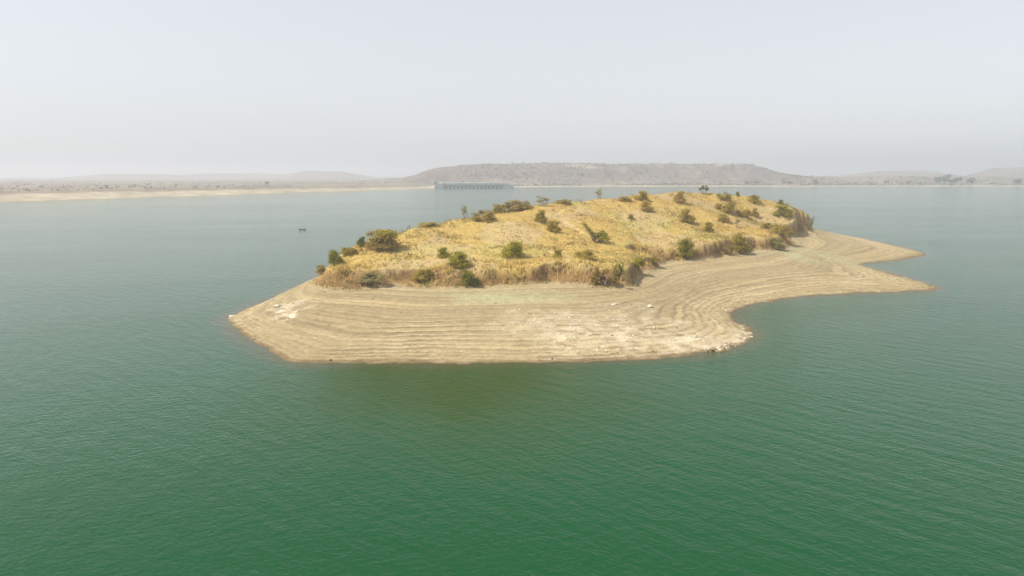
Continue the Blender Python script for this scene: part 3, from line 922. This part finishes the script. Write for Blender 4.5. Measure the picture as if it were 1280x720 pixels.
# ------------------------------------------------------------------ far trees and scrub
def tree_shape(seed):
    g = np.random.default_rng(seed)
    cen, rad, cnt = [], [], []
    T = Tubes()
    T.limb((0, 0, -0.05), (0.02, 0, 0.35), 0.03, 0.022, g, 0.1, 3)
    for k in range(13):
        an = g.random() * 6.28; q = g.random() ** 0.6 * 0.36; z = 0.36 + 0.5 * g.random()
        r_ = 0.11 + 0.1 * g.random()
        cen.append((q * math.cos(an), q * math.sin(an), z)); rad.append((r_, r_, r_ * 0.8)); cnt.append(45)
        T.limb((0.02, 0, 0.33), cen[-1], 0.015, 0.004, g, 0.15, 2)
    V, F = leaf_cloud(cen, rad, cnt, 0.085, seed + 3)
    return make_mesh('crown', V, F, M_TREE), T.mesh('trunk', M_BARK)
tshapes = [tree_shape(300 + k) for k in range(4)]
TREES = [  # px, metres behind the shore, width px, height px
 (1182, 150, 14, 11, 'tallest tree of the clump on the right far shore'),
 (1196, 130, 12, 9, 'tree at the right of the tallest tree on the far shore'),
 (1172, 120, 10, 8, 'low tree at the left of the tallest tree on the far shore'),
 (1190, 70, 13, 7, 'bushy tree nearest the sand below the tallest far tree'),
 (1215, 90, 11, 8, 'lone tree standing right of the clump on the far shore'),
 (1273, 90, 12, 8, 'far shore tree at the right border of the view'),
 (1136, 100, 7, 5, 'small tree standing left of the clump on the far shore'),
 (1109, 170, 7, 5, 'small tree on the far shore left of two bright sand spots'),
 (1020, 80, 9, 7, 'far shore tree seen above the right end of the island'),
 (989, 80, 9, 6, 'dark far shore tree at the foot of the hill right end'),
 (981, 110, 7, 6, 'pale far shore tree beside the dark one at hill foot'),
 (947, 60, 11, 6, 'right of two bushy trees at the foot of the flat hill'),
 (934, 60, 10, 6, 'left of two bushy trees at the foot of the flat hill'),
 (833, 60, 9, 4, 'bushy tree at the hill foot above the middle of the island'),
 (132, 130, 5, 5, 'lone tree on the left far bank above the sand'),
 (333, 330, 6, 6, 'tree standing on the left far plain nearer the dam'),
 (544, 60, 6, 6, 'tree growing beside the left abutment of the dam'),
]
for i, (px, s_, wp, hp, lab) in enumerate(TREES):
    a = float(px_az(px)); r_ = float(shore_r(a)) + s_
    z = float(land(np.array([a]), np.array([r_]))[0][0])
    cm, tm = tshapes[i % 4]
    o = empty('tree', (r_ * math.sin(a), r_ * math.cos(a), z - 0.3), i * 1.3)
    o.scale = (wp / FPX * r_, wp / FPX * r_, hp / FPX * r_)
    link('crown', cm, o); link('trunk', tm, o)
    tag(o, lab, 'tree', 'trees on the far shore')

g = np.random.default_rng(77)
N = 26000
sa = g.uniform(math.radians(-42), math.radians(42), N)
sr = shore_r(sa) + 40 + 2400 * g.random(N) ** 1.6
sz, ss, shl, sx, sy = land(sa, sr)
ssw = np.interp(sa, [px_az(0), px_az(535), px_az(660)], [90, 80, 30])
dens = np.clip(0.35 + 1.0 * fbm(sx, sy, 120, 4, 401), 0.03, 1)
dens = np.where(shl > 0.1, dens + 0.4, dens)
ok = (ss > ssw) & (g.random(N) < dens * np.where(sx < -150, 0.28, 1))
sx, sy, sz, shl, sr = sx[ok], sy[ok], sz[ok], shl[ok], sr[ok]
N = len(sx)
size = (1.7 + 3.6 * g.random(N) ** 2.5) * np.where(sx < -150, 0.6, 1)
kq = 9
P = np.repeat(np.stack([sx, sy, sz], 1), kq, 0); S = np.repeat(size, kq)[:, None]
d = g.normal(size=(N * kq, 3)) * 0.42
d[:, 2] = np.abs(d[:, 2]) * 0.9 + 0.25
P = P + d * S
u = g.normal(size=(N * kq, 3)); u /= np.linalg.norm(u, axis=1)[:, None]
v = np.cross(u, g.normal(size=(N * kq, 3))); v /= np.linalg.norm(v, axis=1)[:, None]
V = np.stack([P - u * S * 0.4, P + v * S * 0.3, P + u * S * 0.4, P - v * S * 0.3], 1).reshape(-1, 3)
scol = np.tile(np.array([0.20, 0.165, 0.125]), (N, 1))
scol = mixc(scol, (0.24, 0.175, 0.12), g.random(N))
scol = mixc(scol, (0.10, 0.10, 0.055), (g.random(N) < 0.2) * 0.8)
me = make_mesh('far_scrub', V, np.arange(4 * N * kq).reshape(-1, 4), M_SCRUB, False, np.repeat(scol, 4 * kq, 0))
tag(link('far_scrub', me), 'thin grey brown scrub over the far plain and hill', 'scrub', kind='stuff')

# ------------------------------------------------------------------ the dam with its gates
class Boxes:
    def __init__(self): self.V, self.F = [], []
    def prism(self, prof, y0, y1):
        """profile in x,z pushed along y"""
        b_ = len(self.V); n_ = len(prof)
        for yy in (y0, y1):
            self.V += [(x_, yy, z_) for x_, z_ in prof]
        for k in range(n_):
            self.F.append((b_ + k, b_ + (k + 1) % n_, b_ + n_ + (k + 1) % n_, b_ + n_ + k))
        self.F.append(tuple(b_ + k for k in reversed(range(n_)))); self.F.append(tuple(b_ + n_ + k for k in range(n_)))
        return self
    def box(self, x0, x1, y0, y1, z0, z1):
        return self.prism([(x0, z0), (x1, z0), (x1, z1), (x0, z1)], y0, y1)
    def mesh(self, name, mat):
        me = bpy.data.meshes.new(name); me.from_pydata([tuple(map(float, p)) for p in self.V], [], self.F); me.update()
        bb = bmesh.new(); bb.from_mesh(me); bmesh.ops.recalc_face_normals(bb, faces=bb.faces[:]); bb.to_mesh(me); bb.free()
        me.materials.append(mat); return me

DAM_R = px_r(592, 235.0) - 20
m_px = DAM_R / FPX
ac = float(px_az(592))
dam = empty('gated_dam', (DAM_R * math.sin(ac), DAM_R * math.cos(ac), 0.0), -ac)
tag(dam, 'grey concrete barrage with a row of gates across the far lake end', 'dam')
NB = 15
x0, x1 = -36 * m_px, 36 * m_px
bay = (x1 - x0) / NB
zdeck = 5.9 * m_px
hw = bay * 0.17
pier_prof = [(-hw, -2.5), (hw, -2.5), (hw, zdeck * 0.62), (hw * 2.3, zdeck * 0.93), (hw * 2.3, zdeck), (-hw * 2.3, zdeck), (-hw * 2.3, zdeck * 0.93), (-hw, zdeck * 0.62)]
pm = Boxes().prism(pier_prof, -5, 9).mesh('pier', M_CONC)
gm = Boxes().box(-bay / 2 + hw + 0.05, bay / 2 - hw - 0.05, 1.5, 2.3, -2, zdeck * 0.66).mesh('gate', M_GATE)
for k in range(NB + 1):
    o = link('pier', pm, dam); o.location = (x0 + k * bay, 0, 0)
    if k < NB:
        o = link('gate', gm, dam); o.location = (x0 + (k + 0.5) * bay, 0, 0)
link('deck', Boxes().box(x0 - 6, x1 + 6, -6, 9.5, zdeck + 0.01, zdeck + 1.7).mesh('deck', M_DECK), dam)
link('parapet', Boxes().box(x0 - 6, x1 + 6, -5.8, -5.4, zdeck + 1.71, zdeck + 2.6).mesh('parapet', M_WHITE), dam)
hm = Boxes().box(-0.9, 0.9, -1, 1, 0, 1.6).mesh('hoist', M_CONC)
for k in (0, 1, 10, 11, 12):
    o = link('hoist', hm, dam); o.location = (x0 + (k + 0.5) * bay, 5, zdeck + 1.71)
link('left_abutment', Boxes().prism([(x0 - 26, -2.5), (x0 - 2.4, -2.5), (x0 - 2.4, zdeck - 0.02), (x0 - 14, zdeck - 0.02), (x0 - 21, zdeck * 0.5)], -12, 14).mesh('left_abutment', M_CONC), dam)
link('right_abutment', Boxes().prism([(x1 + 2.4, -2.5), (x1 + 28, -2.5), (x1 + 24, zdeck * 0.55), (x1 + 8, zdeck - 0.02), (x1 + 2.4, zdeck - 0.02)], -12, 14).mesh('right_abutment', M_CONC), dam)
# white control house on the left end
gh = empty('control_house', (0, 0, 0)); 
pw = Vector((DAM_R * math.sin(ac), DAM_R * math.cos(ac), 0))
ex_ = Vector((math.cos(ac), -math.sin(ac), 0)); ey_ = Vector((math.sin(ac), math.cos(ac), 0))
gh.location = pw + ex_ * (x0 - 9) + ey_ * 2 + Vector((0, 0, zdeck))
gh.rotation_euler = (0, 0, -ac)
tag(gh, 'small white control house on the left end of the dam', 'building')
link('wall', Boxes().box(-2.6, 2.6, -3, 3, 0, 5.0).mesh('wall', M_WHITE), gh)
link('roof', Boxes().prism([(-3.1, 5.01), (3.1, 5.01), (2.8, 5.5), (-2.8, 5.5)], -3.5, 3.5).mesh('roof', M_ROOF), gh)
wm = Boxes().box(-0.6, 0.6, -3.08, -3.01, 2.0, 3.6).mesh('window', M_GATE)
for k in (-1.4, 1.4):
    o = link('window', wm, gh); o.location = (k, 0, 0)

# ------------------------------------------------------------------ the boat
bp_ = at_z(378, 287)
boat = empty('rowing_boat', (bp_[0], bp_[1], 0), math.radians(4))
tag(boat, 'narrow dark wooden boat alone on the open water left of the island', 'boat')
L, ns = 4.2, 13
V, F = [], []
for i in range(ns):
    t_ = i / (ns - 1) * 2 - 1
    half = 0.52 * (1 - abs(t_) ** 2.6) + 0.05
    sheer = 0.24 + 0.24 * abs(t_) ** 2.5 + (0.14 if t_ < -0.75 else 0)
    keel = -0.14 + 0.36 * abs(t_) ** 4
    x_ = t_ * L / 2
    V += [(x_, -half, sheer), (x_, -half * 0.75, keel + 0.1), (x_, 0, keel), (x_, half * 0.75, keel + 0.1), (x_, half, sheer)]
for i in range(ns - 1):
    for k in range(4):
        F.append((5 * i + k, 5 * i + k + 1, 5 * i + 5 + k + 1, 5 * i + 5 + k))
me = bpy.data.meshes.new('hull'); me.from_pydata(V, [], [tuple(f) for f in F]); me.update(); me.materials.append(M_HULL)
hull = link('hull', me, boat)
sol = hull.modifiers.new('thickness', 'SOLIDIFY'); sol.thickness = 0.05
fl = Boxes().box(-1.5, 1.5, -0.3, 0.3, 0.06, 0.1)
link('floor_boards', fl.mesh('floor_boards', M_INNER), boat)
th = Boxes().box(-0.13, 0.13, -0.46, 0.46, 0.19, 0.23).mesh('thwart', M_INNER)
for xx in (-1.1, 0.0, 1.1):
    o = link('thwart', th, boat); o.location = (xx, 0, 0)
mt = Boxes().prism([(-0.16, 0.1), (0.16, 0.1), (0.14, 0.44), (0.05, 0.52), (-0.14, 0.50)], -0.16, 0.16).mesh('stern_bundle', M_HULL)
o = link('stern_bundle', mt, boat); o.location = (-1.75, 0, 0)

# ------------------------------------------------------------------ haze over the lake
m = bpy.data.materials.new('haze'); m.use_nodes = True
t = m.node_tree; t.nodes.clear()
mo = t.nodes.new('ShaderNodeOutputMaterial'); pv = t.nodes.new('ShaderNodeVolumePrincipled')
pv.inputs['Color'].default_value = (0.78, 0.815, 0.905, 1)
pv.inputs['Density'].default_value = 0.00036
pv.inputs['Anisotropy'].default_value = 0.2
t.links.new(pv.outputs[0], mo.inputs['Volume'])
hb = Boxes().box(-8500, 8500, -8500, 8500, -4.0, 100.0)
tag(link('haze', hb.mesh('haze', m)), 'pale dry season haze over the lake', 'haze', kind='stuff')
